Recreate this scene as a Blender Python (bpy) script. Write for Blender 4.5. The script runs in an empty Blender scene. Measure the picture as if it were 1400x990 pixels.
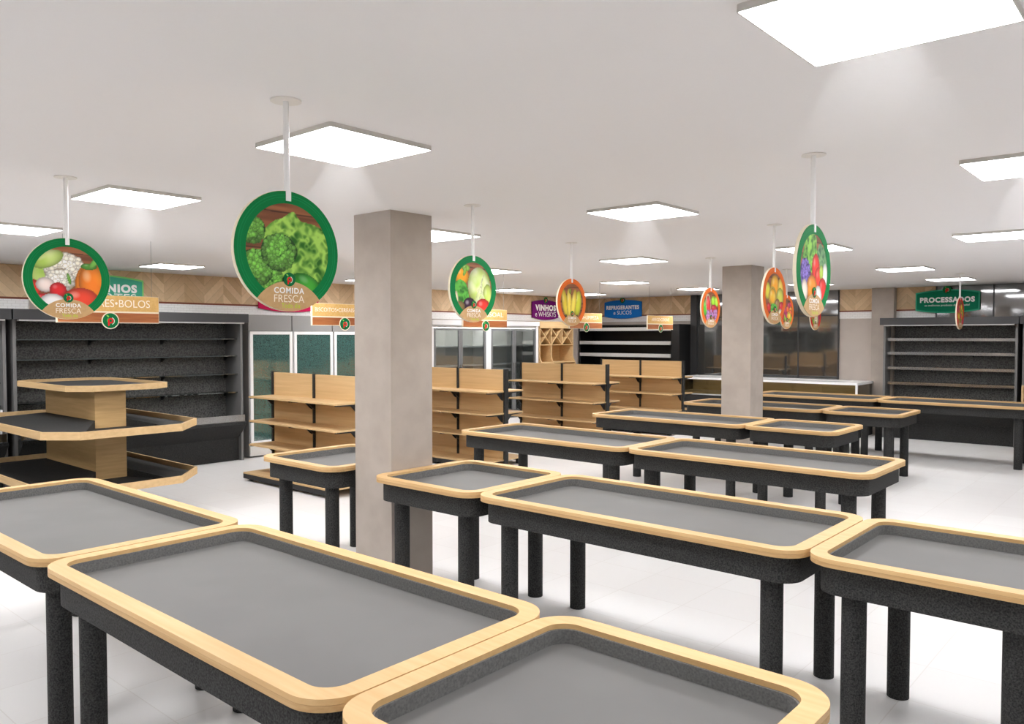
import bpy, bmesh, math, random
import numpy as np
from mathutils import Vector, Matrix

random.seed(7)
PI = math.pi
SC = bpy.context.scene
COL = SC.collection
H = 2.97            # ceiling height
XW = -12.17         # left wall plane
YW = 17.15          # back wall plane
XR, YN = 6.0, -6.0  # the sides of the room behind the viewpoint

# ------------------------------------------------------------------ helpers
def lin(c):
    return tuple(((x / 255.) / 12.92 if x / 255. <= .04045 else ((x / 255. + .055) / 1.055) ** 2.4) for x in c)

def circ_(r, n):
    return [(r*math.cos(2*PI*k/n), r*math.sin(2*PI*k/n)) for k in range(n)]

class MB:
    """collects faces and links them as ONE mesh object"""
    def __init__(s): s.v = []; s.f = []; s.m = []
    def add(s, vs, fs, mi=0):
        b = len(s.v); s.v += [tuple(p) for p in vs]
        for f in fs: s.f.append([b + i for i in f]); s.m.append(mi)
        return s
    def box(s, x0, x1, y0, y1, z0, z1, mi=0):
        return s.add([(x0,y0,z0),(x1,y0,z0),(x1,y1,z0),(x0,y1,z0),(x0,y0,z1),(x1,y0,z1),(x1,y1,z1),(x0,y1,z1)],
                     [(0,3,2,1),(4,5,6,7),(0,1,5,4),(1,2,6,5),(2,3,7,6),(3,0,4,7)], mi)
    def prism(s, poly, z0, z1, mi=0, mp=None):
        n = len(poly); mp = mp or (lambda a, b, c: (a, b, c))
        vs = [mp(x, y, z0) for x, y in poly] + [mp(x, y, z1) for x, y in poly]
        fs = [tuple(range(n))[::-1], tuple(range(n, 2*n))] + [(i, (i+1) % n, n+(i+1) % n, n+i) for i in range(n)]
        return s.add(vs, fs, mi)
    def ring(s, o, i, z0, z1, mi=0, mp=None):
        n = len(o); mp = mp or (lambda a, b, c: (a, b, c))
        vs = [mp(*p, z0) for p in o] + [mp(*p, z1) for p in o] + [mp(*p, z0) for p in i] + [mp(*p, z1) for p in i]
        fs = []
        for k in range(n):
            j = (k+1) % n
            fs += [(k, j, n+j, n+k), (2*n+j, 2*n+k, 3*n+k, 3*n+j), (n+k, n+j, 3*n+j, 3*n+k), (j, k, 2*n+k, 2*n+j)]
        return s.add(vs, fs, mi)
    def cyl(s, cx, cy, r, z0, z1, n=24, mi=0, mp=None):
        return s.prism([(cx+r*math.cos(2*PI*k/n), cy+r*math.sin(2*PI*k/n)) for k in range(n)], z0, z1, mi, mp)
    def bar(s, a, b, w, h, mi=0):
        a = Vector(a); b = Vector(b); d = (b-a).normalized()
        up = Vector((0,0,1)) if abs(d.z) < .95 else Vector((0,1,0))
        r = d.cross(up).normalized()*w/2; u = r.cross(d).normalized()*h/2
        return s.add([a-r-u,a+r-u,a+r+u,a-r+u,b-r-u,b+r-u,b+r+u,b-r+u],
                     [(0,1,2,3),(7,6,5,4),(0,4,5,1),(1,5,6,2),(2,6,7,3),(3,7,4,0)], mi)
    def build(s, name, mats, parent=None, smooth=False, bevel=0):
        me = bpy.data.meshes.new(name); me.from_pydata(s.v, [], s.f)
        for m in (mats if isinstance(mats, (list, tuple)) else [mats]): me.materials.append(m)
        me.polygons.foreach_set('material_index', s.m)
        bm = bmesh.new(); bm.from_mesh(me); bmesh.ops.recalc_face_normals(bm, faces=bm.faces); bm.to_mesh(me); bm.free()
        o = bpy.data.objects.new(name, me); COL.objects.link(o)
        if parent: o.parent = parent
        if smooth:
            me.polygons.foreach_set('use_smooth', [True]*len(me.polygons))
            try: me.set_sharp_from_angle(angle=math.radians(40))
            except Exception: pass
        if bevel:
            md = o.modifiers.new('Bevel', 'BEVEL'); md.width = bevel; md.segments = 2; md.limit_method = 'ANGLE'
        return o

def rrect(hx, hy, r, n=10):
    p = []
    for cx, cy, a0 in ((hx-r, hy-r, 0), (-hx+r, hy-r, 90), (-hx+r, -hy+r, 180), (hx-r, -hy+r, 270)):
        for k in range(n+1):
            a = math.radians(a0 + 90*k/n); p.append((cx+r*math.cos(a), cy+r*math.sin(a)))
    return p

def thing(name, label, cat, loc=(0,0,0), rz=0, group=None):
    o = bpy.data.objects.new(name, None); COL.objects.link(o); o.empty_display_size = .2
    o.location = loc; o.rotation_euler = (0, 0, rz)
    o['label'] = label; o['category'] = cat
    if group: o['group'] = group
    return o
KIDS = {}
def kids(o):
    return [c for c in bpy.data.objects if c.parent == o]
def copy_tree(o, parent=None):
    c = o.copy(); COL.objects.link(c)
    if parent: c.parent = parent
    for ch in kids(o): copy_tree(ch, c)
    return c
def struct(o):
    o['kind'] = 'structure'; return o

# ------------------------------------------------------------------ materials
def mat(name, col, rough=.6, metal=0., spec=.5, emit=0., coat=0., ior=None):
    m = bpy.data.materials.new(name); m.use_nodes = True
    b = m.node_tree.nodes['Principled BSDF']
    b.inputs['Base Color'].default_value = (*lin(col), 1)
    b.inputs['Roughness'].default_value = rough; b.inputs['Metallic'].default_value = metal
    b.inputs['Specular IOR Level'].default_value = spec
    if ior: b.inputs['IOR'].default_value = ior
    if coat: b.inputs['Coat Weight'].default_value = coat
    if emit:
        b.inputs['Emission Color'].default_value = (*lin(col), 1); b.inputs['Emission Strength'].default_value = emit
    return m
def nodes(m):
    nt = m.node_tree; return nt, nt.nodes['Principled BSDF']
def N(nt, t, **k):
    n = nt.nodes.new(t)
    for a, b in k.items(): setattr(n, a, b)
    return n
def noise_mat(name, c0, c1, scale=(8,8,8), rough=.6, p0=.35, p1=.65, detail=3., spec=.4, nscale=1., bump=0.):
    m = mat(name, c0, rough, spec=spec); nt, b = nodes(m)
    tc = N(nt, 'ShaderNodeTexCoord'); mp = N(nt, 'ShaderNodeMapping'); mp.inputs['Scale'].default_value = scale
    nz = N(nt, 'ShaderNodeTexNoise'); nz.inputs['Scale'].default_value = nscale; nz.inputs['Detail'].default_value = detail
    cr = N(nt, 'ShaderNodeValToRGB')
    cr.color_ramp.elements[0].position = p0; cr.color_ramp.elements[0].color = (*lin(c0), 1)
    cr.color_ramp.elements[1].position = p1; cr.color_ramp.elements[1].color = (*lin(c1), 1)
    L = nt.links.new
    L(tc.outputs['Object'], mp.inputs['Vector']); L(mp.outputs['Vector'], nz.inputs['Vector'])
    L(nz.outputs['Fac'], cr.inputs['Fac']); L(cr.outputs['Color'], b.inputs['Base Color'])
    if bump:
        bp = N(nt, 'ShaderNodeBump'); bp.inputs['Strength'].default_value = bump; bp.inputs['Distance'].default_value = .002
        L(nz.outputs['Fac'], bp.inputs['Height']); L(bp.outputs['Normal'], b.inputs['Normal'])
    return m
M = {}
M['oak'] = noise_mat('oak', (205,166,112), (216,180,128), (2.2,34,34), .5, .3, .7, 4)
M['oak_ply'] = noise_mat('oak_ply', (186,148,98), (200,164,114), (2.2,50,90), .55, .3, .7, 4)
M['oak_panel'] = noise_mat('oak_panel', (200,167,120), (214,182,134), (1.6,20,34), .5, .3, .7, 4)
M['oak_core'] = noise_mat('oak_core', (196,160,106), (212,176,122), (3,3,40), .5, .3, .7, 4)
M['charcoal'] = noise_mat('charcoal', (20,20,20), (62,62,61), (135,135,135), .75, .34, .66, 5, .3, bump=.15)
M['charcoal_wall'] = noise_mat('charcoal_wall', (74,73,72), (124,123,121), (50,50,50), .7, .34, .66, 4, .3)
M['liner'] = noise_mat('liner', (100,100,98), (120,120,118), (120,120,120), .7, .35, .65, 2, .3)
M['basin'] = noise_mat('basin', (104,103,101), (107,106,104), (3,3,3), .6, .4, .6, 2, .35)
M['black'] = mat('black_metal', (22,23,26), .45)
M['black_gloss'] = mat('black_gloss', (10,10,11), .35)
M['dark_panel'] = mat('dark_panel', (54,54,55), .5)
M['grey_panel'] = mat('grey_panel', (140,138,136), .5)
M['case_side'] = mat('case_side', (112,111,110), .6)
M['grey_light'] = mat('grey_light', (190,189,186), .45)
M['grey_mid'] = mat('grey_mid', (120,121,122), .4)
M['white'] = mat('white', (246,245,244), .4)
M['white_warm'] = mat('white_warm', (232,229,224), .5)
M['steel'] = mat('steel', (200,200,200), .22, .85)
M['ceiling'] = mat('ceiling_paint', (245,244,245), .9, spec=.1)
M['beige'] = noise_mat('beige_wall', (188,178,169), (193,183,174), (3,3,3), .85, .4, .6, 3, .2)
M['column'] = noise_mat('column_plaster', (170,160,150), (178,168,158), (5,5,5), .85, .35, .65, 5, .2)
M['trim_wood'] = mat('trim_wood', (122,58,30), .5)
M['cream'] = mat('cream_edge', (238,226,200), .5)
M['tan'] = noise_mat('kraft', (196,158,108), (204,166,116), (40,40,40), .7, .4, .6)
M['tan_sign'] = noise_mat('sign_tan', (212,168,96), (220,178,108), (40,40,40), .6, .4, .6)
M['brown_sign'] = noise_mat('sign_brown', (150,84,42), (176,108,58), (30,3,60), .6, .35, .65)
M['logo_green'] = mat('logo_green', (6,104,56), .6, spec=.15)
M['logo_red'] = mat('logo_red', (226,26,34), .6, spec=.15)
M['logo_pale'] = mat('logo_pale', (228,236,216), .5)
M['leaf'] = mat('leaf_green', (120,206,70), .5)
M['letter_white'] = mat('letter_white', (250,249,246), .5)
M['letter_cream'] = mat('letter_cream', (250,240,222), .5)
M['letter_lime'] = mat('letter_lime', (186,206,40), .5)
M['letter_rust'] = mat('letter_rust', (206,120,60), .5)
M['green'] = mat('ring_green', (0,122,62), .6, spec=.15)
M['green_line'] = mat('ring_green_line', (14,140,78), .6, spec=.15)
M['orange'] = mat('ring_orange', (232,112,42), .6, spec=.15)
M['orange_line'] = mat('ring_orange_line', (240,138,66), .6, spec=.15)
M['red'] = mat('ring_red', (206,44,38), .6, spec=.15)
M['red_line'] = mat('ring_red_line', (226,80,64), .6, spec=.15)
M['sign_green'] = mat('sign_green', (0,118,84), .6, spec=.15)
M['sign_green_b'] = mat('sign_green_border', (60,168,132), .6, spec=.15)
M['sign_mint'] = mat('sign_mint', (70,170,140), .6, spec=.15)
M['sign_mint_b'] = mat('sign_mint_border', (130,210,120), .6, spec=.15)
M['sign_purple'] = mat('sign_purple', (112,16,108), .6, spec=.15)
M['sign_blue'] = mat('sign_blue', (24,118,206), .6, spec=.15)
M['sign_magenta'] = mat('sign_magenta', (206,16,84), .6, spec=.15)
M['panel_side'] = mat('panel_side', (206,202,196), .6)
M['lamp'] = mat('lamp_diffuser', (252,252,255), .6, emit=27.5)
M['cooler_fill'] = mat('cooler_fill', (255,252,246), .6, emit=13)  # glow added for the cooler interiors
M['dark_green_glass'] = noise_mat('dark_green_glass', (48,82,76), (76,108,102), (70,70,70), .06, .35, .65, 2, .8)
M['dark_glass'] = noise_mat('dark_glass', (58,59,57), (70,71,69), (30,30,30), .05, .35, .65, 2, .9)
for k in ('dark_green_glass', 'dark_glass'):
    M[k].node_tree.nodes['Principled BSDF'].inputs['IOR'].default_value = 2.0

def clear_glass(name, tint, tr=.85, rough=.03):
    m = bpy.data.materials.new(name); m.use_nodes = True; nt = m.node_tree; nt.nodes.clear()
    out = N(nt, 'ShaderNodeOutputMaterial'); mx = N(nt, 'ShaderNodeMixShader'); t = N(nt, 'ShaderNodeBsdfTransparent')
    g = N(nt, 'ShaderNodeBsdfGlossy'); fr = N(nt, 'ShaderNodeLayerWeight'); mm = N(nt, 'ShaderNodeMath'); mm.operation = 'MULTIPLY_ADD'
    t.inputs['Color'].default_value = (*lin(tint), 1); g.inputs['Roughness'].default_value = rough
    fr.inputs['Blend'].default_value = .25; mm.inputs[1].default_value = .7; mm.inputs[2].default_value = 1-tr
    L = nt.links.new
    L(fr.outputs['Fresnel'], mm.inputs[0]); L(mm.outputs[0], mx.inputs['Fac'])
    L(t.outputs[0], mx.inputs[1]); L(g.outputs[0], mx.inputs[2]); L(mx.outputs[0], out.inputs['Surface'])
    return m
M['glass'] = clear_glass('clear_glass', (236,240,240), .93)
M['glass_shelf'] = clear_glass('shelf_glass', (205,215,212), .8)
M['rail_glass'] = clear_glass('rail_glass', (205,200,194), .45, .15)

# floor tiles
def floor_mat():
    m = mat('floor_tile', (236,234,230), .4, spec=.25); nt, b = nodes(m); L = nt.links.new
    tc = N(nt, 'ShaderNodeTexCoord'); br = N(nt, 'ShaderNodeTexBrick'); mp = N(nt, 'ShaderNodeMapping')
    br.offset = 0; br.squash = 1
    br.inputs['Scale'].default_value = 1.; br.inputs['Brick Width'].default_value = .553; br.inputs['Row Height'].default_value = .553
    br.inputs['Mortar Size'].default_value = .0035; br.inputs['Mortar Smooth'].default_value = .3; br.inputs['Bias'].default_value = 0
    br.inputs['Color1'].default_value = (*lin((228,226,224)), 1); br.inputs['Color2'].default_value = (*lin((232,231,229)), 1)
    br.inputs['Mortar'].default_value = (*lin((220,217,213)), 1)
    mp.inputs['Location'].default_value = (1.222 + .553*40, -4.672 + .553*40, 0)
    L(tc.outputs['Object'], mp.inputs['Vector']); L(mp.outputs['Vector'], br.inputs['Vector']); L(br.outputs['Color'], b.inputs['Base Color'])
    return m
M['floor'] = floor_mat()

# herringbone plank band
def chevron_mat(axis):
    m = mat('herringbone_' + axis, (190,150,105), .55, spec=.3); nt, b = nodes(m); L = nt.links.new
    tc = N(nt, 'ShaderNodeTexCoord'); sp = N(nt, 'ShaderNodeSeparateXYZ'); L(tc.outputs['Object'], sp.inputs[0])
    def mth(op, a, b_=None, c=None):
        n = N(nt, 'ShaderNodeMath'); n.operation = op
        for i, x in enumerate((a, b_, c)):
            if x is None: continue
            if isinstance(x, (int, float)): n.inputs[i].default_value = x
            else: L(x, n.inputs[i])
        return n.outputs[0]
    u = mth('ADD', sp.outputs['X' if axis == 'x' else 'Y'], 40.13); v = sp.outputs['Z']
    P = .33; pw = .105
    c = mth('DIVIDE', u, P); col = mth('FLOOR', c); fr = mth('SUBTRACT', c, col)
    par = mth('MODULO', col, 2.)
    sgn = mth('MULTIPLY_ADD', par, -2., 1.)
    d = mth('MULTIPLY', mth('MULTIPLY', mth('SUBTRACT', fr, .5), P), sgn)
    w = mth('DIVIDE', mth('ADD', v, d), pw*1.414)
    row = mth('FLOOR', w); fw = mth('SUBTRACT', w, row)
    cb = N(nt, 'ShaderNodeCombineXYZ'); L(row, cb.inputs[0]); L(col, cb.inputs[1])
    wn = N(nt, 'ShaderNodeTexWhiteNoise'); L(cb.outputs[0], wn.inputs['Vector'])
    cr = N(nt, 'ShaderNodeValToRGB'); L(wn.outputs['Value'], cr.inputs['Fac'])
    cr.color_ramp.elements[0].color = (*lin((196,164,126)), 1); cr.color_ramp.elements[1].color = (*lin((228,200,162)), 1)
    nz = N(nt, 'ShaderNodeTexNoise'); nz.inputs['Scale'].default_value = 22; nz.inputs['Detail'].default_value = 4; L(tc.outputs['Object'], nz.inputs['Vector'])
    edge = mth('GREATER_THAN', mth('ABSOLUTE', mth('SUBTRACT', fw, .5)), .47)
    k = mth('MULTIPLY', mth('MULTIPLY_ADD', nz.outputs['Fac'], .24, .88), mth('MULTIPLY_ADD', edge, -.2, 1.))
    mx = N(nt, 'ShaderNodeVectorMath'); mx.operation = 'SCALE'; L(cr.outputs['Color'], mx.inputs[0]); L(k, mx.inputs['Scale'])
    L(mx.outputs[0], b.inputs['Base Color'])
    return m
M['herr_y'] = chevron_mat('y'); M['herr_x'] = chevron_mat('x')

def tile_strip():
    m = mat('white_tile_strip', (222,220,216), .35); nt, b = nodes(m); L = nt.links.new
    tc = N(nt, 'ShaderNodeTexCoord'); sp = N(nt, 'ShaderNodeSeparateXYZ'); ad = N(nt, 'ShaderNodeMath'); ad.operation = 'ADD'; cb = N(nt, 'ShaderNodeCombineXYZ')
    L(tc.outputs['Object'], sp.inputs[0]); L(sp.outputs['X'], ad.inputs[0]); L(sp.outputs['Y'], ad.inputs[1]); L(ad.outputs[0], cb.inputs[0]); L(sp.outputs['Z'], cb.inputs[1])
    br = N(nt, 'ShaderNodeTexBrick'); L(cb.outputs[0], br.inputs['Vector'])
    br.inputs['Scale'].default_value = 1; br.inputs['Brick Width'].default_value = .1; br.inputs['Row Height'].default_value = .037; br.inputs['Mortar Size'].default_value = .002
    br.inputs['Color1'].default_value = (*lin((248,247,245)), 1); br.inputs['Color2'].default_value = (*lin((244,242,240)), 1); br.inputs['Mortar'].default_value = (*lin((214,212,208)), 1)
    L(br.outputs['Color'], b.inputs['Base Color']); return m
M['strip'] = tile_strip()

def vcol_mat():
    m = mat('printed_photo', (128,128,128), .5, spec=.25); nt, b = nodes(m)
    a = N(nt, 'ShaderNodeVertexColor'); a.layer_name = 'print'; nt.links.new(a.outputs['Color'], b.inputs['Base Color']); return m
M['print'] = vcol_mat()

# ------------------------------------------------------------------ room
def slab(name, x0, x1, y0, y1, z0, z1, m):
    return struct(MB().box(x0, x1, y0, y1, z0, z1).build(name, m))
slab('floor', XW-.2, XR+.2, YN-.2, YW+.2, -.1, 0, M['floor'])
slab('ceiling', XW-.2, XR+.2, YN-.2, YW+.2, H, H+.1, M['ceiling'])
slab('wall_left', XW-.2, XW, YN, YW, 0, H, M['beige'])
slab('wall_back', XW-.2, XR+.2, YW, YW+.2, 0, H, M['beige'])
# bands along the top of the walls: herringbone, wood line, white tile strip
def bands(n, axis, a0, a1):
    for nm, z0, z1, t, m in (('herringbone', 2.53, H, .012, M['herr_y' if axis == 'y' else 'herr_x']), ('rail', 2.502, 2.53, .022, M['trim_wood']), ('tile', 2.36, 2.502, .018, M['strip'])):
        o = (MB().box(XW, XW+t, a0, a1, z0, z1) if axis == 'y' else MB().box(a0, a1, YW-t, YW, z0, z1)).build('trim_%d' % n[0], m)
        n[0] += 1; struct(o)
n = [1]
bands(n, 'y', YN, YW); bands(n, 'x', XW, -9.22); bands(n, 'x', -5.8, -5.1); bands(n, 'x', -4.68, -3.95)
# columns and pilasters
def column(nm, x0, x1, y0, y1): return slab(nm, x0, x1, y0, y1, 0, H, M['column'])
column('column_1', -5.175, -4.728, 4.0, 4.432)
column('column_2', -5.10, -4.672, 10.325, 10.735)
column('column_3', XW, XW+.032, 3.86, 4.36)
column('column_4', -5.1, -4.68, YW-.2, YW)
# dark glazing in the back wall
w = bpy.data.objects.new('window_1', None); COL.objects.link(w); struct(w)
MB().box(-9.08, -5.8, YW-.03, YW-.005, .6, H).build('pane', M['dark_glass'], w)
f = MB()
f.box(-9.22, -9.06, YW-.12, YW, 0, H)
for x in (-7.72, -6.66, -5.81): f.box(x-.012, x+.012, YW-.045, YW, .6, H)
f.box(-9.06, -5.8, YW-.04, YW, 2.425, 2.445)
f.box(-9.06, -5.8, YW-.06, YW, 0, .6)
f.build('frame', M['dark_panel'], w)
w = bpy.data.objects.new('window_2', None); COL.objects.link(w); struct(w)
MB().box(-3.95, XR, YW-.035, YW-.005, .1, H).build('pane', M['dark_glass'], w)
f = MB()
for x in (-3.95, -2.98, 0, 3): f.box(x-.012, x+.012, YW-.05, YW, .1, H)
f.build('frame', M['dark_panel'], w)

# ------------------------------------------------------------------ ceiling lights
def light_proto():
    t = thing('ceiling_light', '', 'ceiling light')
    h = .315
    o = rrect(h, h, .012, 3); i = rrect(h-.005, h-.005, .006, 3)
    MB().ring(o, i, -.023, 0).box(-h+.01, h-.01, -h+.01, h-.01, -.008, 0).build('frame', M['panel_side'], t)
    MB().box(-h+.006, h-.006, -h+.006, h-.006, -.0225, -.0085).build('diffuser', M['lamp'], t)
    return t
LIGHTS = [
 (-.74, 2.52, 'large square panel light cut by the top edge of the photo'),
 (-3.31, 2.50, 'square panel light behind the pole of the broccoli and lettuce sign'),
 (-5.62, 2.47, 'square panel light just right of the pole of the cauliflower sign'),
 (-8.05, 2.43, 'square panel light cut by the left edge, behind the cauliflower sign pole'),
 (-.73, 5.27, 'square panel light cut by the right edge, the higher of the two there'),
 (-3.30, 5.33, 'square panel light alone in the middle of the ceiling, right of the banana sign pole'),
 (-5.55, 5.24, 'square panel light partly hidden by the near column, behind the cabbage sign pole'),
 (-7.98, 5.3, 'square panel light hidden behind the broccoli and lettuce sign'),
 (-10.70, 5.17, 'small square panel light close to the left wall above the bread sign wires'),
 (-1.52, 8.79, 'square panel light cut by the right edge, the lower of the two there'),
 (-3.25, 8.77, 'square panel light crossed by the sign with purple cabbage'),
 (-5.49, 8.65, 'square panel light next below the one in the middle of the ceiling'),
 (-7.98, 8.7, 'square panel light just right of the cabbage sign'),
 (-10.8, 8.7, 'square panel light close to the left wall behind the near column'),
 (-3.24, 12.27, 'square panel light above and left of the green processed foods sign'),
 (-7.83, 12.05, 'square panel light above the blue soft drinks sign'),
 (-10.85, 12.45, 'square panel light above the purple wine sign'),
 (-3.24, 14.95, 'square panel light over the green processed foods sign, nearest the back wall'),
 (-5.5, 14.7, 'square panel light behind the purple cabbage sign, near the dark glass'),
 (-7.78, 14.68, 'square panel light left of the watermelon and grape sign'),
 (-10.7, 14.9, 'square panel light in the far corner between the banana and blue signs'),
]
lp = light_proto()
first = True
def put_light(x, y, label, group=None):
    global first
    o = lp if first else copy_tree(lp); first = False
    o.location = (x, y, H); o['label'] = label
    o['group'] = group or 'square ceiling panel lights'
for x, y, l in LIGHTS: put_light(x, y, l)
for x in (-10.7, -8.0, -5.5, -3.3, -.74, 1.9, 4.4):  # unseen panels, added to light the near part of the room
    for y in (-.7,) if x < 1 else (): put_light(x, y, 'unseen square panel light added in the ceiling behind the viewpoint', 'added panel lights behind the viewpoint')
put_light(-10.72, 2.4, 'square panel light in the ceiling past the left edge of the photo')
for x in (1.9,):  # out-of-view panels, added for more light from the right
    for y in (5.3, 8.8, 12.2): put_light(x, y, 'unseen square panel light added in the ceiling past the right edge', 'added panel lights past the right edge')

# light beams under the panels, shaped as cones of scattering haze
def beam_haze_mat():
    m = bpy.data.materials.new('beam_haze'); m.use_nodes = True; nt = m.node_tree; nt.nodes.clear(); L = nt.links.new
    out = N(nt, 'ShaderNodeOutputMaterial'); v = N(nt, 'ShaderNodeVolumeScatter'); tc = N(nt, 'ShaderNodeTexCoord'); sp = N(nt, 'ShaderNodeSeparateXYZ')
    mr = N(nt, 'ShaderNodeMapRange'); mr.inputs['From Min'].default_value = -.46; mr.inputs['From Max'].default_value = -.10
    mr.inputs['To Min'].default_value = 0; mr.inputs['To Max'].default_value = HAZE
    L(tc.outputs['Object'], sp.inputs[0]); L(sp.outputs['Z'], mr.inputs['Value']); L(mr.outputs[0], v.inputs['Density'])
    v.inputs['Color'].default_value = (1, 1, 1, 1); L(v.outputs[0], out.inputs['Volume']); return m
HAZE = .12
M['haze'] = beam_haze_mat()
HZ = [(-.74, 2.52, 'the large light at the top edge'), (-3.31, 2.50, 'the light by the broccoli sign pole'), (-5.62, 2.47, 'the light by the cauliflower sign pole'),
      (-3.30, 5.33, 'the light in the middle of the ceiling'), (-.73, 5.27, 'the higher light at the right edge')]
hz0 = None
for x, y, l in HZ:
    if hz0 is None:
        m = MB(); n_ = 28
        a_ = circ_(.05, n_); b_ = circ_(.31, n_)
        m.add([(p[0], p[1], -.03) for p in a_] + [(p[0], p[1], -.46) for p in b_], [tuple(range(n_)), tuple(range(2*n_-1, n_-1, -1))] + [(i, n_+i, n_+(i+1) % n_, (i+1) % n_) for i in range(n_)])
        hz0 = m.build('haze', M['haze']); o = hz0
    else:
        o = hz0.copy(); COL.objects.link(o)
    o.location = (x, y, H); o['kind'] = 'stuff'; o['label'] = 'faint light beam shaped in haze under ' + l; o['category'] = 'haze'; o['group'] = 'light beams shaped in haze under the panel lights'

# ------------------------------------------------------------------ produce tables
def make_table(L, D=1.08):
    t = thing('produce_table', '', 'table')
    hx, hy = L/2, D/2
    o = rrect(hx, hy, .15); i = rrect(hx-.075, hy-.075, .085); i2 = rrect(hx-.068, hy-.068, .09)
    MB().ring(o, i, .931, .95, 0).ring(o, i2, .91, .930, 1).build('rim', [M['oak'], M['oak_ply']], t, True)
    fo = rrect(hx-.069, hy-.069, .09); fi = rrect(hx-.082, hy-.082, .08)
    MB().ring(fo, fi, .868, .9305, 1).prism(rrect(hx-.081, hy-.081, .08), .868, .878, 0).build('basin', [M['basin'], M['liner']], t, True)
    a = rrect(hx-.045, hy-.045, .12); b = rrect(hx-.066, hy-.066, .1)
    MB().ring(a, b, .77, .9098).build('apron', M['charcoal'], t, True)
    for sx in (-1, 1):
        for sy in (-1, 1):
            MB().cyl(sx*(hx-.2), sy*(hy-.16), .057, 0, .8675, 28).build('leg', M['charcoal'], t, True)
    return t
long_p, sq_p = make_table(2.194), make_table(1.072)
TABLES = [
 (1, -5.155, 1.84, 'long produce table with oak rim, cut by the left edge, beside the tiered island'),
 (1, -2.95, 1.84, 'largest long produce table with oak rim, whole in the front row'),
 (0, -1.31, 1.84, 'square produce table with oak rim cut by the bottom edge, ending the front row'),
 (0, -5.725, 4.305, 'square produce table with oak rim, left of the near column'),
 (0, -4.183, 4.305, 'square produce table with oak rim, touching the near column on its right'),
 (1, -2.546, 4.305, 'long produce table with oak rim in the second row, right of the near column'),
 (0, -.905, 4.305, 'produce table with oak rim cut by the right edge, end of the second row'),
 (1, -5.168, 6.775, 'long produce table with oak rim, left end of the third row'),
 (1, -2.97, 6.775, 'long produce table with oak rim, right end of the third row'),
 (1, -5.168, 9.29, 'long produce table with oak rim in the fourth row, in front of the far column'),
 (0, -3.533, 9.29, 'square produce table with oak rim, right end of the fourth row'),
 (1, -5.168, 11.8, 'long produce table with oak rim in the fifth row, behind the far column'),
 (0, -3.533, 11.8, 'square produce table with oak rim, right end of the fifth row'),
 (1, -5.16, 14.27, 'long produce table with oak rim in front of the white counter'),
 (1, -2.96, 14.27, 'long produce table with oak rim cut by the right edge, back row'),
]
used = set()
for k, x, y, l in TABLES:
    p = long_p if k else sq_p
    o = copy_tree(p) if k in used else p
    used.add(k); o.location = (x, y, 0); o['label'] = l; o['group'] = 'produce display tables in rows'

# ------------------------------------------------------------------ gondola shelving
def make_gondola():
    t = thing('gondola_shelving', '', 'shelving')
    for x in (-1, 0, 1):
        MB().box(x-.016, x+.016, -.042, .042, 0, 1.495).build('upright', M['charcoal'], t)
    for x in (-.5, .5):
        MB().box(x-.483, x+.483, -.016, .016, .1, 1.485).build('back_panel', M['oak_panel'], t)
    for s in (-1, 1):
        def yy(a, b): return (min(s*a, s*b), max(s*a, s*b))
        for x in (-.5, .5):
            d = MB(); y0, y1 = yy(.017, .5)
            d.box(x-.498, x+.498, y0, y1, .098, .116)
            d = d.build('base_deck', M['oak_panel'], t)
            sk = MB(); a, b = yy(.48, .5); sk.box(x-.498, x+.498, a, b, .032, .0975)
            for q in (-.42, .42):
                a, b = yy(.36, .44); sk.box(x+q-.03, x+q+.03, a, b, 0, .0975)
            sk.build('skirt', M['black'], d)
            for z in (1.165, .83, .50):
                y0, y1 = yy(.017, .41)
                sh = MB().box(x-.498, x+.498, y0, y1, z-.022, z).build('shelf', M['oak_panel'], t)
                for q in (-.47, .47):
                    prof = [(.043, z-.0225), (.40, z-.0225), (.40, z-.036), (.16, z-.045), (.075, z-.13), (.043, z-.15)]
                    bx = x+q
                    MB().prism([(s*py, pz) for py, pz in prof], bx-.01, bx+.01, 0, lambda a, b, c: (c, a, b)).build('bracket', M['black'], sh)
    return t
g = make_gondola()
for i, (y, l) in enumerate(((6.3, 'oak shelving unit nearest the camera, half hidden behind the near column'),
                            (9.03, 'second oak shelving unit, its left part behind the near column'),
                            (11.76, 'third oak shelving unit, below the banana sign'),
                            (14.49, 'farthest oak shelving unit, in front of the black drinks shelves'))):
    o = copy_tree(g) if i else g
    o.location = (-9.0, y, 0); o['label'] = l; o['group'] = 'oak gondola shelving units'

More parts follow.
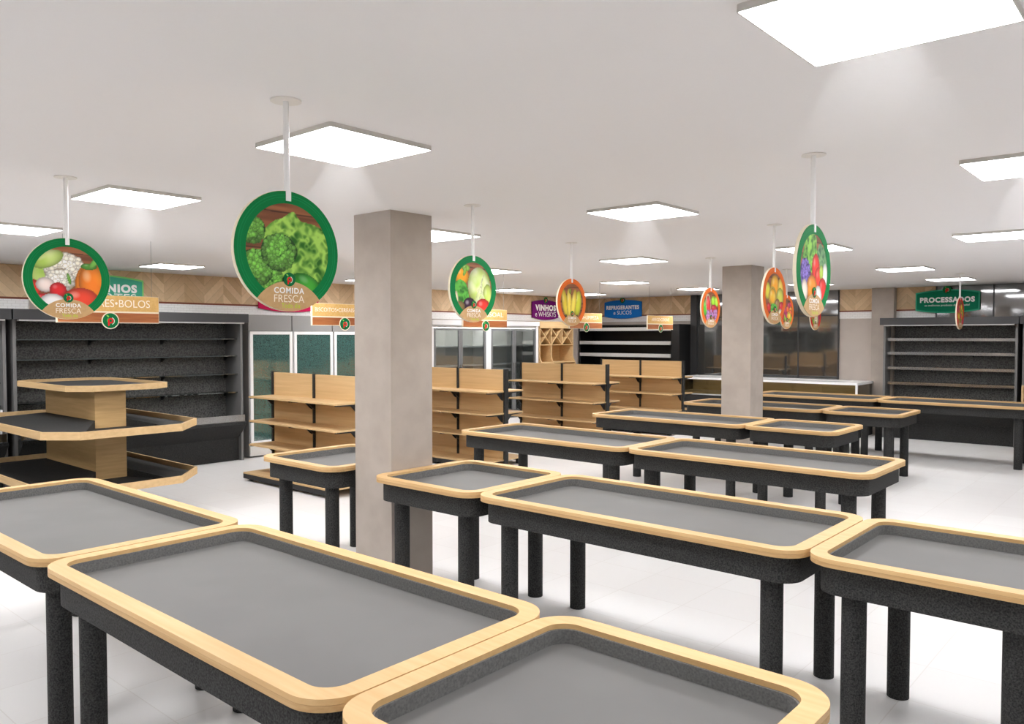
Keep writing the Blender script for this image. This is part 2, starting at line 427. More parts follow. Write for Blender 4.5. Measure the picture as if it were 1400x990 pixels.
# ------------------------------------------------------------------ tiered island
def octo(x0, x1, y0, y1, nx, ny, fx, fy, k=0):
    """outline with cut corners: near cuts nx, ny and far cuts fx, fy, moved in by k"""
    x0 += k; x1 -= k; y0 += k; y1 -= k; q = .59*k
    nx -= q; ny -= q; fx -= q; fy -= q
    return [(x0+nx,y0),(x1-nx,y0),(x1,y0+ny),(x1,y1-fy),(x1-fx,y1),(x0+fx,y1),(x0,y1-fy),(x0,y0+ny)]
isl = thing('tiered_display_island', 'three-tier oak and charcoal display island standing at left, cut by the edge', 'display stand', (-9.88, 3.70, 0))
CX, CY = .733, .166
MB().box(-CX, CX, -CY, CY, 0, 1.40).build('core', M['oak_core'], isl)
TR = (-1.46, 1.50, -.865, .84, .30, .26, .46, .40)
for z0, rh, up in ((.395, .08, .112), (.965, .08, .107)):
    MB().ring(octo(*TR), octo(*TR, .022), z0, z0+rh).build('tier_rim', M['oak_panel'], isl)
    o = octo(*TR, .0225); m = MB()
    zl, zh = z0+.02, z0+up
    O = [(x, y, zl) for x, y in o]
    lo, hi = {}, {}
    for sx in (-1, 1):
        for sy in (-1, 1):
            lo[sx, sy] = (sx*CX, sy*(CY+.001), zl); hi[sx, sy] = (sx*CX, sy*(CY+.001), zh)
    # the two long sides slope up to the core, the two ends stay flat
    m.add([O[0], O[1], hi[1,-1], hi[-1,-1]], [(0,1,2,3)])
    m.add([O[4], O[5], hi[-1,1], hi[1,1]], [(0,1,2,3)])
    m.add([O[2], O[3], lo[1,1], lo[1,-1]], [(0,1,2,3)])
    m.add([O[6], O[7], lo[-1,-1], lo[-1,1]], [(0,1,2,3)])
    for side, end, k in ((1, 2, (1,-1)), (4, 3, (1,1)), (5, 6, (-1,1)), (0, 7, (-1,-1))):
        m.add([O[side], O[end], hi[k]], [(0,1,2)]); m.add([O[end], lo[k], hi[k]], [(0,1,2)])
    m.prism(o, z0, z0+.012)
    m.build('tray', M['charcoal'], isl)
TT = (-1.0, .90, -.45, .64, .2, .2, .16, .2)
MB().ring(octo(*TT), octo(*TT, .022), 1.40, 1.465).build('tier_rim', M['oak_panel'], isl)
MB().prism(octo(*TT, .0225), 1.4005, 1.43).build('tray', M['charcoal'], isl)

# ------------------------------------------------------------------ refrigerated wall cases (local: front -y, back at y=0)
def make_case(name, label, W, nb, loc, rz, rh=.012, rm='glass_shelf'):
    t = thing(name, label, 'refrigerator', loc, rz, 'open refrigerated wall cases')
    h = W/2
    yz = lambda a, b, c: (c, a, b)
    prof = [(-.02,0),(-.42,0),(-.42,.36),(-.67,.60),(-.67,.64),(-.64,.64),(-.58,.58),(-.02,.58)]
    MB().prism(prof, -h+.04, h-.04, 0, yz).build('base', M['charcoal'], t)
    MB().box(-h+.04, h-.04, -.035, -.005, .581, 2.2).build('back_panel', M['charcoal_wall'], t)
    for s in (-1, 1):
        x0, x1 = sorted((s*h, s*(h-.038)))
        MB().box(x0, x1, -.50, -.002, 0, 2.2145).build('side_panel', M['case_side'], t)
    MB().box(-h-.03, h+.03, -.64, -.002, 2.215, 2.35).build('hood', M['dark_panel'], t)
    MB().box(-h+.04, h-.04, -.63, -.55, 2.195, 2.2145).build('light_rail', M['grey_light'], t)
    MB().box(-h+.04, h-.04, -.618, -.61, .641, .75).build('glass_upstand', M['rail_glass'], t)
    for z in (1.955, 1.685, 1.395, 1.10):
        sh = MB().box(-h+.042, h-.042, -.40, -.04, z-.01, z).build('shelf', M['glass_shelf'], t)
        MB().box(-h+.042, h-.042, -.412, -.4005, z-rh, z+.004).build('price_rail', M[rm], sh)
        for k in range(nb+1):
            x = -h+.06 + (W-.12)*k/nb
            MB().prism([(-.036,z-.0105),(-.33,z-.0105),(-.33,z-.02),(-.12,z-.035),(-.06,z-.085),(-.036,z-.09)], x-.012, x+.012, 0, yz).build('bracket', M['black'], sh)
    return t
XB, YB = XW+.035, YW-.055
def lcase(name, label, y0, y1, nb): return make_case(name, label, y1-y0, nb, (XB, (y0+y1)/2, 0), PI/2)
lcase('refrigerated_case', 'open charcoal refrigerated case with glass shelves behind the tiered island', 3.50, 6.76, 3)
lcase('refrigerated_case', 'open refrigerated case cut by the left edge, next to the one behind the island', .35, 3.42, 3)
make_case('refrigerated_case', 'open charcoal refrigerated case with glass shelves under the green processed foods sign', 2.26, 3, (-3.635, YB, 0), 0, .05, 'rail_glass')
make_case('refrigerated_case', 'open refrigerated case cut by the right edge, beyond the one under the green sign', 2.2, 3, (-1.33, YB, 0), 0, .05, 'rail_glass')

# ------------------------------------------------------------------ upright freezers with dark green doors
def make_freezer():
    t = thing('upright_freezer', '', 'freezer')
    h = .405
    MB().box(-h, h, -.39, -.002, .02, 2.08).build('body', M['grey_panel'], t)
    MB().box(-h, h, -.40, -.002, 2.085, 2.345).build('fascia', M['grey_panel'], t)
    d = MB()
    zz = lambda a, b, c: (a, c, b)
    o = [(-h+.008,.225),(h-.008,.225),(h-.008,2.075),(-h+.008,2.075)]; i = [(-h+.058,.275),(h-.058,.275),(h-.058,2.025),(-h+.058,2.025)]
    d = d.ring(o, i, -.44, -.395, 0, zz).build('door', M['white'], t)
    MB().box(-h+.057, h-.057, -.425, -.415, .274, 2.026).build('pane', M['dark_green_glass'], d)
    k = MB().box(-h+.005, h-.005, -.42, -.391, .03, .215)
    for j in range(5): k.box(-h+.03, h-.03, -.428, -.42, .055+.03*j, .067+.03*j)
    k.build('kick_grille', M['white_warm'], t)
    return t
fz = make_freezer()
for i, l in enumerate(('upright freezer with dark green glass door beside the case behind the island',
                       'upright freezer with dark green glass door, second from that case',
                       'upright freezer with dark green glass door just left of the near column',
                       'upright freezer with dark green glass door hidden behind the near column')):
    o = copy_tree(fz) if i else fz
    o.location = (XB, 7.33+.83*i, 0); o.rotation_euler = (0, 0, PI/2); o['label'] = l; o['group'] = 'upright freezers on the left wall'

# ------------------------------------------------------------------ white glass-door coolers
def make_cooler():
    t = thing('glass_door_cooler', '', 'cooler')
    W = 1.70; h = W/2
    zz = lambda a, b, c: (a, c, b)
    MB().box(-h, h, -.03, -.002, .02, 2.2).build('back_panel', M['grey_light'], t)
    fr = MB()
    for s in (-1, 1):
        x0, x1 = sorted((s*h, s*(h-.075))); fr.box(x0, x1, -.43, -.031, 0, 2.225)
    fr.box(-h+.075, h-.075, -.43, -.031, 0, .16).box(-h+.075, h-.075, -.40, -.031, 2.17, 2.225)
    fr.build('frame', M['white'], t)
    MB().box(-h-.0, h+.0, -.47, -.002, 2.227, 2.33).build('header', M['white'], t)
    for s in (-1, 1):
        a, b = sorted((s*.004, s*(h-.078)))
        d = MB().ring([(a,.165),(b,.165),(b,2.165),(a,2.165)], [(a+.055,.215),(b-.055,.215),(b-.055,2.12),(a+.055,2.12)], -.425, -.392, 0, zz).build('door', M['grey_mid'], t)
        MB().box(a+.054, b-.054, -.41, -.402, .214, 2.121).build('pane', M['glass'], d)
        MB().box(*sorted((s*.022, s*.038)), -.445, -.4255, .9, 1.4).build('handle', M['steel'], d)
    MB().box(-h+.1, h-.1, -.37, -.33, 2.15, 2.169).build('fill_strip', M['cooler_fill'], t)  # unseen strip, added to brighten the inside of the cooler
    for z in (1.79, 1.39, .99, .59):
        MB().box(-h+.077, h-.077, -.375, -.032, z-.03, z).build('shelf', M['white'], t)
    return t
ck = make_cooler()
for i, l in enumerate(('white cooler with two glass doors, the one against the near column',
                       'white cooler with two glass doors, the one next to the wine rack')):
    o = copy_tree(ck) if i else ck
    o.location = (XB, 11.80+1.705*i, 0); o.rotation_euler = (0, 0, PI/2); o['label'] = l; o['group'] = 'white glass-door coolers'

# ------------------------------------------------------------------ wine rack
wr = thing('wine_rack', 'oak wine rack with crossed bottle bays and open cubbies under the purple sign', 'wine rack', (XB, 15.06, 0), PI/2)
h = .66
MB().box(-h, h, -.44, -.002, 2.185, 2.345).build('header', M['oak_panel'], wr)
MB().box(-h, h, -.02, -.002, 0, 2.18).build('back_panel', M['oak_core'], wr)
MB().box(-h, h, -.56, -.021, 0, .95).build('base_cabinet', M['oak_panel'], wr)
for x in (-h+.015, -.21, h-.015):
    MB().prism([(-.021,.951),(-.56,.951),(-.56,1.25),(-.50,1.36),(-.43,1.5),(-.43,2.184),(-.021,2.184)], x-.014, x+.014, 0, lambda a, b, c: (c, a, b)).build('post', M['oak_panel'], wr)
MB().box(-h+.03, -.225, -.43, -.021, 1.78, 1.80).box(-.195, h-.03, -.43, -.021, 1.78, 1.80).build('shelf', M['oak_panel'], wr)
MB().box(-h+.03, -.225, -.50, -.021, 1.36, 1.385).box(-.195, h-.03, -.50, -.021, 1.36, 1.385).build('shelf', M['oak_panel'], wr)
for a, b in ((-h+.03, -.225), (-.195, .215), (.225, h-.03)):
    l = MB(); 
    l.bar((a+.01, -.23, 1.803), (b-.01, -.23, 2.18), .38, .016).bar((b-.01, -.231, 1.803), (a+.01, -.231, 2.18), .38, .016)
    l.build('lattice', M['oak_panel'], wr)
MB().box(.212, .228, -.43, -.021, 1.80, 2.184).build('divider', M['oak_panel'], wr)

# ------------------------------------------------------------------ black wall shelves in the far corner
ws = thing('drinks_shelving', 'black wall shelving with grey price rails under the blue soft drinks sign', 'shelving', (-10.66, YW-.035, 0))
h = 1.44
MB().box(-h, h, -.03, -.002, 0, 2.28).build('back_panel', M['black_gloss'], ws)
f = MB()
for s in (-1, 1): f.box(*sorted((s*h, s*(h-.04))), -.62, -.031, 0, 2.28)
f.box(-h+.04, h-.04, -.40, -.031, 2.25, 2.28).box(h-.22, h-.04, -.60, -.031, 0, 2.25)
f.build('frame', M['black_gloss'], ws)
for z in (2.135, 1.80, 1.50, 1.15, .80, .40):
    for a, b in ((-h+.041, -.10), (-.099, h-.225)):
        sh = MB().box(a, b, -.60, -.031, z, z+.02).build('shelf', M['black'], ws)
        MB().box(a, b, -.645, -.6005, z-.01, z+.075).build('price_rail', M['grey_light'], sh)

# ------------------------------------------------------------------ white glass counter
ct = thing('service_counter', 'white framed glass service counter in front of the dark window', 'counter', (-7.05, 16.5, 0))
h, d = 2.0, .52
MB().box(-h, h, -d, d, 0, .70).build('base', M['charcoal'], ct)
MB().box(-h-.01, h+.01, -d-.01, d, .701, .725).build('ledge', M['grey_light'], ct)
MB().box(-h+.03, h-.03, -d+.06, d-.02, .726, .76).box(-h+.03, h-.03, .30, .33, .76, 1.03).build('reflection_deck', M['oak_core'], ct)  # wood deck and back imitate the brown reflection of the gondolas
MB().ring([(-h,-d),(h,-d),(h,d),(-h,d)], [(-h+.12,-d+.14),(h-.30,-d+.14),(h-.30,d-.2),(-h+.12,d-.2)], 1.04, 1.085).build('top_frame', M['white'], ct)
MB().box(-h+.12, h-.30, -d+.14, d-.2, 1.05, 1.062).build('top_pane', M['glass'], ct)
for x in (-h+.02, h-.02):
    for y in (-d+.02, d-.02): MB().box(x-.018, x+.018, y-.018, y+.018, .7255, 1.04).build('post', M['white'], ct)
MB().box(-h+.04, h-.04, -d+.012, -d+.02, .7255, 1.039).build('front_pane', M['glass'], ct)
for s in (-1, 1): MB().box(*sorted((s*(h-.012), s*(h-.02))), -d+.04, d-.04, .7255, 1.039).build('side_pane', M['glass'], ct)

# ------------------------------------------------------------------ oak box at the right edge, white stand-in for a reflected counter at the left edge
bx = thing('display_box', 'oak open-fronted display box cut by the right edge behind the back row', 'display stand', (-1.99, 15.85, 0))
h = .3
m = MB().box(-h, -h+.03, -.25, .25, 0, 1.17).box(h-.03, h, -.25, .25, 0, 1.17).box(-h+.03, h-.03, -.25, .25, 1.14, 1.17).box(-h+.03, h-.03, -.25, .25, 0, .6)
m.build('carcass', M['oak_panel'], bx)
MB().box(-h+.03, h-.03, .235, .25, .6, 1.14).build('back_panel', M['oak_core'], bx)
rk = thing('reflection_stand_in', 'small white frame imitating a reflected counter, on the left-edge case deck', 'rack', (-11.63, 3.05, .583))
m = MB()
for x in (-.045, .045):
    for y in (-.28, .28): m.box(x-.012, x+.012, y-.012, y+.012, 0, .43)
m.build('frame', M['white'], rk)
MB().box(-.06, .06, -.30, .30, .43, .47).build('top', M['white'], rk)

# ------------------------------------------------------------------ lettering and logo
def text_mesh(body, w, h, bold=0., depth=.0012):
    cu = bpy.data.curves.new('lettering', 'FONT'); cu.body = body; cu.offset = bold; cu.resolution_u = 4; cu.space_character = 1.14 if bold > .015 else 1.0; cu.extrude = 0
    cu.fill_mode = 'FRONT'
    ob = bpy.data.objects.new('lettering', cu); COL.objects.link(ob)
    dg = bpy.context.evaluated_depsgraph_get()
    me = bpy.data.meshes.new_from_object(ob.evaluated_get(dg))
    bpy.data.objects.remove(ob); bpy.data.curves.remove(cu)
    co = np.array([v.co[:] for v in me.vertices]); lo, hi = co.min(0), co.max(0)
    co[:, 0] = (co[:, 0]-(lo[0]+hi[0])/2)*w/(hi[0]-lo[0]); co[:, 1] = (co[:, 1]-(lo[1]+hi[1])/2)*h/(hi[1]-lo[1])
    return co, [tuple(p.vertices) for p in me.polygons]
# faces of signs are drawn in (u right, v up, n towards the reader)
FX = lambda u, v, n_: (n_, u, v)      # reader looks along -x
FY = lambda u, v, n_: (u, -n_, v)     # reader looks along +y
def lettering(parent, mp, body, cu_, cv, w, h, n_, m, bold=0.):
    co, fs = text_mesh(body, w, h, bold)
    mb = MB(); mb.add([mp(p[0]+cu_, p[1]+cv, n_) for p in co], fs)
    return mb.build('lettering', m, parent)
def circ(cx, cy, r, n=40, a0=0, a1=360):
    return [(cx+r*math.cos(math.radians(a0+(a1-a0)*k/n)), cy+r*math.sin(math.radians(a0+(a1-a0)*k/n))) for k in range(n + (0 if a1-a0 == 360 else 1))]
def arcband(mb, cx, cy, r0, r1, a0, a1, n0, n1, mi, mp, n=24):
    o = circ(cx, cy, r1, n, a0, a1); i = circ(cx, cy, r0, n, a0, a1)
    mb.prism(o + i[::-1], n0, n1, mi, mp)
def logo(parent, mp, cx, cy, r, n0, rim=True, t=.006):
    m = MB()
    if rim: m.cyl(cx, cy, r, n0-t, n0, 40, 4, mp)
    rr = r*.89 if rim else r
    e = r*.004 + .0006
    m.cyl(cx, cy, rr, n0+.0001, n0+e, 40, 0, mp)
    s = rr; bx_, by_ = cx+.02*s, cy-.02*s
    m.ring(circ(bx_, by_, .36*s), circ(bx_, by_, .17*s), n0+e, n0+2*e, 1, mp)
    m.prism([(bx_-.36*s, by_), (bx_-.17*s, by_-.05*s), (bx_-.13*s, by_-.62*s), (bx_-.33*s, by_-.72*s)], n0+e, n0+2.2*e, 1, mp)
    arcband(m, bx_+.02*s, by_-.03*s, .42*s, .50*s, -70, 70, n0+e, n0+2*e, 2, mp)
    arcband(m, bx_, by_, .42*s, .47*s, 130, 200, n0+e, n0+2*e, 3, mp)
    a = math.radians(-40); lx, ly = cx-.34*s, cy+.60*s
    m.prism([(lx+.2*s*math.cos(q)*math.cos(a)-.1*s*math.sin(q)*math.sin(a), ly+.2*s*math.cos(q)*math.sin(a)+.1*s*math.sin(q)*math.cos(a)) for q in [2*PI*k/16 for k in range(16)]], n0+e, n0+2*e, 3, mp)
    return m.build('logo', [M['logo_green'], M['logo_red'], M['logo_pale'], M['leaf'], M['cream']], parent)

# ------------------------------------------------------------------ printed food pictures on the round signs
class Painter:
    """a small raster in the unit disc, stored as the print's vertex colours"""
    def __init__(s, n, seed):
        s.n = n; g_ = np.linspace(-1, 1, n+1); s.U, s.V = np.meshgrid(g_, g_); s.rs = np.random.RandomState(seed)
        w = s.noise(3, 26)
        s.C = np.zeros((n+1, n+1, 3)); a = np.array((92,48,26.)); b = np.array((146,82,46.))
        s.C[:] = a + (b-a)*np.clip(w*1.3-.1, 0, 1)[..., None]
        gap = (np.abs(((s.V*2.6+.08*s.U) % 1)-.5) > .46); s.C[gap] *= .55
    def noise(s, fu, fv):
        gu, gv = int(fu)+3, int(fv)+3
        G = s.rs.rand(gv, gu); t = s.rs.rand()*1.2+.2
        if fu == fv:   # turned so that no grid shows
            x = ((s.U*math.cos(t)-s.V*math.sin(t))/1.4143+1)/2*fu; y = ((s.U*math.sin(t)+s.V*math.cos(t))/1.4143+1)/2*fv
        else:
            x = (s.U+1)/2*fu; y = (s.V+1)/2*fv
        i = np.floor(x).astype(int); j = np.floor(y).astype(int); a = x-i; b = y-j
        a = a*a*(3-2*a); b = b*b*(3-2*b)
        return (G[j,i]*(1-a)+G[j,i+1]*a)*(1-b)+(G[j+1,i]*(1-a)+G[j+1,i+1]*a)*b
    def blob(s, cx, cy, rx, ry, c, rot=0, c2=None, f=0, amp=.35, edge=0., hi=.25):
        a = math.radians(rot); du = s.U-cx; dv = s.V-cy
        x = (du*math.cos(a)+dv*math.sin(a))/rx; y = (-du*math.sin(a)+dv*math.cos(a))/ry
        r = np.sqrt(x*x+y*y)
        if edge: r = r + edge*(s.noise(9, 9)-.5)
        mk = r < 1
        c = np.array(c, float)
        sh = 1.08-.45*np.clip(r, 0, 1)**3
        col = c*sh[..., None]
        if c2 is not None:
            k = np.clip((s.noise(f, f)-.5)*2.2+.5, 0, 1)*1.0
            col = col*(1-k[..., None]) + np.array(c2, float)*sh[..., None]*k[..., None]
        h_ = np.clip(1-((x+.35)**2+(y-.4)**2)/.12, 0, 1)*hi
        col = col+(255-col)*h_[..., None]
        s.C[mk] = col[mk]
    def out(s): return np.clip(255*(np.clip(s.C, 0, 255)/255)**.82, 0, 255)
def leafy(p, cx, cy, rx, ry, c=(150,206,66), c2=(20,72,10), f=19):
    """frilly leaves: bright ridges over dark gaps"""
    x = (p.U-cx)/rx; y = (p.V-cy)/ry
    rr = np.sqrt(x*x+y*y) + .45*(p.noise(9, 9)-.5)
    a = np.abs(p.noise(f, f)-.5)*2; b_ = np.abs(p.noise(f*1.9, f*1.9)-.5)*2; g = p.noise(5, 5)
    k = np.clip(1.35-1.9*(.6*a+.4*b_), 0, 1)*(.65+.6*g)
    k = np.clip(k, 0, 1)[..., None]
    col = np.array(c2, float)*(1-k)+np.array(c, float)*k
    mk = rr < 1; p.C[mk] = col[mk]
def knobs(p, cx, cy, rx, ry, c, c2, n_, q, jit=.25):
    """a head of small florets"""
    p.blob(cx, cy, rx, ry, c2, edge=.2, hi=0)
    for k in range(n_):
        a = p.rs.rand()*2*PI; r = math.sqrt(p.rs.rand())
        l = 1.08-.30*r*r+.16*math.sin(a)*r; J = 1-jit/2+jit*p.rs.rand()
        p.blob(cx+rx*.92*r*math.cos(a), cy+ry*.92*r*math.sin(a), q, q*.9, tuple(v*l*J for v in c), hi=.2)
def food(kind, n):
    p = Painter(n, hash_[kind]); b = p.blob
    if kind == 'cauliflower':
        b(-.66,.26,.34,.66,(140,178,66),-30,(196,214,120),8,edge=.2)
        knobs(p,-.06,.26,.60,.50,(250,242,222),(214,200,168),150,.085,.12); knobs(p,-.22,-.05,.40,.34,(250,244,228),(208,192,160),70,.075,.12)
        b(-.55,.56,.46,.24,(160,196,76),25,(214,226,150),7)
        b(.48,-.1,.28,.55,(232,116,20),-6); b(.72,-.12,.42,.62,(246,152,30),8,(232,110,22),4,hi=.35); b(.60,.40,.24,.10,(60,128,36),0); b(.78,.54,.09,.26,(96,166,56),-40)
        b(-.92,-.36,.16,.30,(206,40,24)); b(-.62,-.20,.26,.22,(236,216,208),0,(204,168,170),6); b(-.28,-.34,.24,.22,(208,24,28)); b(-.7,-.62,.30,.16,(196,24,26)); b(.36,-.62,.52,.36,(222,54,32),0,None,0,hi=.35); b(-.44,-.74,.36,.28,(250,246,244),0,(222,212,214),7); b(.03,.0,.05,.18,(90,150,50),12)
    elif kind == 'lettuce':
        leafy(p,-.15,.26,.46,.36,(150,204,70),(48,110,24)); leafy(p,.40,-.02,.74,.76,(158,212,76),(22,80,10),17)
        for x, y, q, m_ in ((-.82,.36,.28,110),(-.5,-.66,.40,110),(-.72,-.36,.38,150),(-.22,-.04,.40,190)): knobs(p,x,y,q,q*.95,(92,164,50),(24,74,16),m_,.055,.5)
        b(.44,-.70,.42,.24,(26,122,20),-25,(64,168,44),8)
    elif kind == 'cabbage':
        b(-.62,.46,.36,.36,(252,190,20),0,(240,146,10),4,hi=.35); b(-.40,.74,.20,.12,(124,176,50)); b(-.46,.62,.07,.2,(110,164,44),-20); leafy(p,-.64,-.20,.44,.46,(78,176,50),(14,66,14),12)
        b(.30,.10,.60,.70,(188,216,96),10,(236,244,190),12,hi=.3); b(.74,-.3,.26,.5,(168,202,64),0,(214,226,116),9)
        for k in range(5): b(.34+.05*k,.1-.1*k,.03,.5-.06*k,(226,236,170),-26+14*k,hi=0)
        b(-.22,-.62,.34,.30,(40,18,36),0,None,0,hi=.5); b(.50,-.66,.38,.32,(228,40,30),hi=.35); b(-.72,-.66,.26,.2,(120,96,50)); b(-.9,-.4,.1,.3,(226,220,170))
    elif kind == 'banana':
        b(.5,-.05,.30,.66,(220,218,52),-8,(200,200,40),5); b(-.58,-.05,.24,.72,(228,200,52),14,(206,176,40),4); b(-.22,-.1,.22,.78,(244,212,70),4,(224,186,46),4); b(.14,-.06,.22,.76,(248,216,74),-12,(228,190,50),4); b(-.16,.58,.1,.16,(120,130,40)); b(-.5,-.72,.07,.12,(40,34,20)); b(.44,-.72,.06,.1,(40,34,20))
    elif kind == 'grape':
        b(-.72,.0,.3,.5,(70,170,40)); b(-.34,.2,.34,.66,(240,222,168),8); b(-.32,.16,.26,.58,(230,68,66),8,(204,44,44),7)
        b(.30,.42,.30,.30,(148,216,40)); b(.74,.40,.28,.34,(158,220,48)); b(.4,-.05,.4,.26,(180,30,40))
        for k in range(46):
            b(-.6+1.3*p.rs.rand(),-.15-.7*p.rs.rand(),.14,.12,(160+24*p.rs.rand(),112,176))
    elif kind == 'citrus':
        b(-.75,.2,.3,.36,(222,212,50)); b(.02,.42,.46,.46,(250,178,28),0,(240,150,20),8); b(.62,.3,.3,.5,(232,196,60)); b(.56,-.06,.38,.42,(202,202,70)); b(-.22,-.04,.42,.42,(252,204,70),hi=0); b(-.22,-.04,.36,.36,(250,170,20),0,(254,204,80),10)
        b(.3,-.4,.3,.28,(150,110,60)); leafy(p,-.1,-.55,.4,.22,(90,190,60),(24,84,24)); b(-.6,-.5,.22,.2,(210,36,34)); b(.72,-.5,.26,.28,(210,40,50)); b(.6,-.75,.2,.2,(230,220,180))
    elif kind == 'purple_cabbage':
        leafy(p,-.25,.42,.56,.52,(132,202,66),(30,84,20)); leafy(p,.58,.22,.36,.52,(110,160,98),(40,80,52)); knobs(p,-.62,-.12,.38,.42,(120,96,190),(60,44,120),90,.06); b(.12,.06,.28,.40,(228,40,30),hi=.35); b(.34,-.22,.3,.34,(230,48,34)); b(.80,-.18,.22,.42,(244,240,234)); b(.52,-.02,.14,.2,(170,200,70)); b(-.15,-.46,.36,.34,(242,134,36)); b(-.66,-.55,.22,.30,(244,222,206)); b(.62,-.52,.32,.36,(220,40,34)); b(.3,-.66,.26,.28,(244,238,230))
    else:
        for k in range(42):
            c = ((214,40,40),(240,156,30),(124,184,50),(240,212,60),(182,40,90),(236,90,40))[k % 6]
            b(-.8+1.6*p.rs.rand(), .55-1.4*p.rs.rand(), .26, .24, c)
        if kind == 'pear': b(.1,-.3,.5,.5,(232,214,120)); b(.1,-.36,.36,.36,(248,240,196)); b(.1,-.3,.08,.12,(120,80,40))
    return p.out()
hash_ = dict(cauliflower=3, lettuce=5, cabbage=8, banana=11, grape=14, citrus=17, purple_cabbage=20, mixed=23, mixed2=29, pear=31)

def round_sign(label, x, y, kind, ring, n):
    t = thing('round_hanging_sign', label, 'sign', (x, y, 0), 0, 'round fresh food signs hanging from the ceiling')
    R, zc = .2475, 2.35
    mp = lambda u, v, q: (q, u*R, zc+v*R)
    MB().cyl(0, 0, .063, H-.006, H, 28).build('ceiling_plate', M['white_warm'], t, True)
    MB().cyl(0, 0, .0125, 2.556, H-.006, 16).build('pole', M['white'], t, True)
    MB().cyl(0, 0, 1, -.0095, .0095, 64, 0, mp).build('board', M['cream'], t, True)
    # printed photo: grid of faces with print colours
    C = food(kind, n); g_ = np.linspace(-1, 1, n+1); vs, fs, cs = [], [], []; idx = {}
    def vid(i, j):
        if (i, j) not in idx:
            idx[i, j] = len(vs); vs.append(mp(g_[i]*.82, g_[j]*.82, .0102)); cs.append((*[((c/255.)/12.92 if c/255. <= .04045 else ((c/255.+.055)/1.055)**2.4) for c in C[j, i]], 1))
        return idx[i, j]
    for i in range(n):
        for j in range(n):
            a, b = (g_[i]+g_[i+1])/2, (g_[j]+g_[j+1])/2
            if a*a+b*b < 1.0 and b > -.93: fs.append((vid(i,j), vid(i+1,j), vid(i+1,j+1), vid(i,j+1)))
    me = bpy.data.meshes.new('printed_photo'); me.from_pydata(vs, [], fs); me.materials.append(M['print'])
    at = me.color_attributes.new('print', 'FLOAT_COLOR', 'POINT'); at.data.foreach_set('color', np.array(cs, dtype=np.float32).ravel())
    o = bpy.data.objects.new('printed_photo', me); COL.objects.link(o); o.parent = t
    m = MB().ring(circ(0,0,.994,64), circ(0,0,.79,64), .0098, .0114, 0, mp)
    for r0, r1 in ((.925,.936),(.885,.893)): m.ring(circ(0,0,r1,64), circ(0,0,r0,64), .0114, .0117, 1, mp)
    m.build('ring', [M[ring], M[ring+'_line']], t)
    arc = []
    a0 = math.degrees(math.atan2(.45, .6)); 
    up = circ(0, -1.25, .75, 24, a0, 180-a0)
    lo_a = math.degrees(math.atan2(-.8, -.6)) % 360; lo_b = 360+math.degrees(math.atan2(-.8, .6))
    low = circ(0, 0, .996, 24, lo_a, lo_b)
    cap = MB().prism(up + low, .0117, .0128, 0, mp).build('caption_plate', M['tan'], t)
    mm = lambda u, v, q: (q, u*R, zc+v*R)
    lettering(cap, mm, 'COMIDA', 0, -.655, .58, .10, .0132, M['letter_white'], .027)
    lettering(cap, mm, 'FRESCA', 0, -.79, .58, .125, .0132, M['letter_cream'], -.004)
    lettering(cap, mm, 'Todo dia', .03, -.905, .36, .08, .0132, M['letter_lime'] if ring == 'green' else M['letter_rust'], .02)
    logo(t, lambda u, v, q: (q, u*R, zc+v*R), 0, -.47, .115, .0129, False)
    # slot clip where the pole holds the board
    MB().box(-.014, .014, -.012, .012, 2.556, 2.60).build('clip', M['white'], t)
    return t
for a in (('round green-ringed sign with cauliflower, orange pepper and garlic', -5.26, 1.885, 'cauliflower', 'green', 96),
          ('largest round green-ringed sign, with broccoli and lettuce', -2.87, 1.875, 'lettuce', 'green', 120),
          ('round green-ringed sign with cabbage, yellow pepper and eggplant, beside the near column', -4.11, 4.268, 'cabbage', 'green', 84),
          ('round orange-ringed sign with a bunch of bananas', -4.99, 6.662, 'banana', 'orange', 60),
          ('round orange-ringed sign with watermelon slice, apples and purple grapes', -4.635, 9.06, 'grape', 'orange', 56),
          ('round orange-ringed sign with oranges and pears, right of the far column', -2.843, 6.735, 'citrus', 'orange', 64),
          ('round green-ringed sign with purple cabbage, tomatoes and leafy greens', -1.596, 4.285, 'purple_cabbage', 'green', 84),
          ('small round orange-ringed sign with mixed fruit, half behind the oranges sign', -4.593, 11.34, 'mixed', 'orange', 40),
          ('round red-ringed sign seen almost edge-on in front of the green processed foods sign', -2.877, 13.89, 'mixed2', 'red', 40),
          ('small round red-ringed sign below and behind the purple cabbage sign', -5.1, 13.85, 'pear', 'red', 40)):
    round_sign(*a)

# ------------------------------------------------------------------ wooden aisle signs on wires
def aisle_sign(label, y, body, tw, th=.06, tv=2.325, tu=0.):
    t = thing('aisle_sign', label, 'sign', (-8.17, y, 0), 0, 'wooden aisle signs hanging on wires')
    W, z0, z1 = .975, 2.128, 2.402; h = W/2; zm = z0+.105
    MB().box(-.010, .010, -h, h, z0, z1).build('board', M['cream'], t)
    up = MB().box(.0102, .012, -h+.012, h-.004, zm+.012, z1-.004).build('upper_panel', M['tan_sign'], t)
    MB().box(.0102, .012, -h+.012, h-.004, z0+.008, zm-.004).build('lower_panel', M['brown_sign'], t)
    lettering(up, lambda u, v, q: (q, u, v), body, tu, tv, tw, th, .0125, M['letter_cream'], .0)
    logo(t, lambda u, v, q: (q, u, v), 0, 2.152, .083, .019)
    for s in (-1, 1): MB().cyl(0, s*(h-.07), .0018, z1, H, 8).build('wire', M['grey_mid'], t)
aisle_sign('wooden aisle sign reading breads and cakes above the tiered island', 3.31, 'PÃES•BOLOS', .56, .095, 2.333, .115)
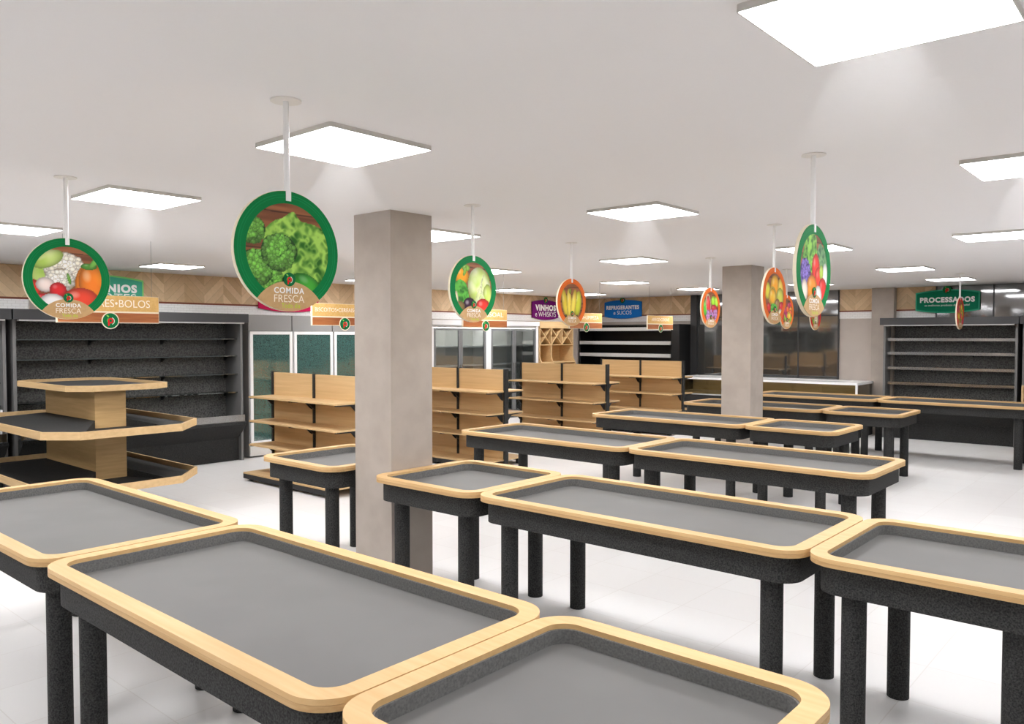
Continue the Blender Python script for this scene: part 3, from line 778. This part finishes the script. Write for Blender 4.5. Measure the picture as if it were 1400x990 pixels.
aisle_sign('wooden aisle sign reading biscuits and cereals, half behind the near column', 6.15, 'BISCOITOS•CEREAIS•MOLHOS', .88, .05)
aisle_sign('wooden aisle sign reading personal hygiene, behind the cabbage sign', 8.75, 'HIG. PESSOAL', .80, .068)
aisle_sign('wooden aisle sign reading home and cleaning, behind the banana sign', 11.33, 'BAZAR•LIMPEZA', .76)
aisle_sign('wooden aisle sign farthest back, right of the blue soft drinks sign', 13.85, 'ARROZ•CEREAIS', .68)

# ------------------------------------------------------------------ shaped department signs on the walls
def dept_sign(label, loc, mp, W, m, mb, lines, sd=.36, bulge=.055):
    t = thing('department_sign', label, 'sign', loc, 0, 'department signs on the walls')
    def shape(k):
        h = W/2-k; s_ = sd/2-k; n_ = 16
        top = [(h-2*h*i/n_, s_+bulge*(1-(1-2*i/n_)**2)) for i in range(n_+1)]
        return top + [(x, -y) for x, y in top[::-1]]
    MB().prism(shape(0), 0, .03, 0, mp).build('board', mb or m, t)
    if mb: MB().prism(shape(.022), .0301, .033, 0, mp).build('panel', m, t)
    logo(t, mp, 0, sd/2+bulge-.005, .075, .036, False)
    for body, cv, w_, h_, bold, mt in lines:
        lettering(t, mp, body, 0, cv, w_, h_, .0345, mt, bold)
W_, C_ = M['letter_white'], M['letter_cream']
XL = XW+.032; YL = YW-.032
dept_sign('mint green dairy and yogurt wall sign behind the cauliflower sign', (XL+.012, 4.80, 2.655), FX, 1.2, M['sign_mint'], M['sign_mint_b'], [('LATICÍNIOS', .06, 1.0, .155, .055, W_), ('IOGURTES', -.085, .98, .11, -.002, W_)])
dept_sign('magenta wall sign mostly hidden behind the broccoli and lettuce sign', (XL, 7.95, 2.655), FX, 1.2, M['sign_magenta'], None, [])
dept_sign('purple wine and whisky wall sign left of the banana sign', (XL, 15.13, 2.635), FX, 1.0, M['sign_purple'], None, [('VINHOS', .05, .80, .15, .055, W_), ('e WHISKYS', -.105, .80, .12, -.002, W_)], .37)
dept_sign('blue soft drinks and juices wall sign over the black drinks shelving', (-11.17, YL, 2.68), FY, 1.11, M['sign_blue'], None, [('REFRIGERANTES', .045, .98, .105, .055, W_), ('e SUCOS', -.085, .54, .10, .0, W_)], .365)
dept_sign('green processed foods wall sign above the right refrigerated case', (-3.755, YL-.03, 2.67), FY, 1.11, M['sign_green'], M['sign_green_b'], [('PROCESSADOS', .03, .95, .105, .055, W_), ('os melhores produtos do mercado!', -.08, .78, .05, .0, W_)], .345)

# ------------------------------------------------------------------ camera, world, colour
cam = bpy.data.cameras.new('camera'); co = bpy.data.objects.new('camera', cam); COL.objects.link(co)
cam.sensor_fit = 'HORIZONTAL'; cam.sensor_width = 36; cam.lens = 1085/1400*36; cam.clip_start = .05; cam.clip_end = 100
co.location = (0, 0, 2.0); co.rotation_euler = (math.radians(90-1.876), 0, math.radians(41.09))
SC.camera = co
wd = bpy.data.worlds.new('world'); SC.world = wd; wd.use_nodes = True
wd.node_tree.nodes['Background'].inputs['Color'].default_value = (1.0, 1.0, 1.0, 1); wd.node_tree.nodes['Background'].inputs['Strength'].default_value = .25
SC.view_settings.view_transform = 'Standard'; SC.view_settings.look = 'None'; SC.view_settings.gamma = 1; SC.view_settings.use_curve_mapping = False
SC.view_settings.exposure = 0.07
SC.cycles.use_denoising = True
SC.cycles.max_bounces = 12; SC.cycles.diffuse_bounces = 6; SC.cycles.glossy_bounces = 4; SC.cycles.transparent_max_bounces = 16
SC.cycles.sample_clamp_indirect = 6; SC.cycles.caustics_reflective = False; SC.cycles.caustics_refractive = False
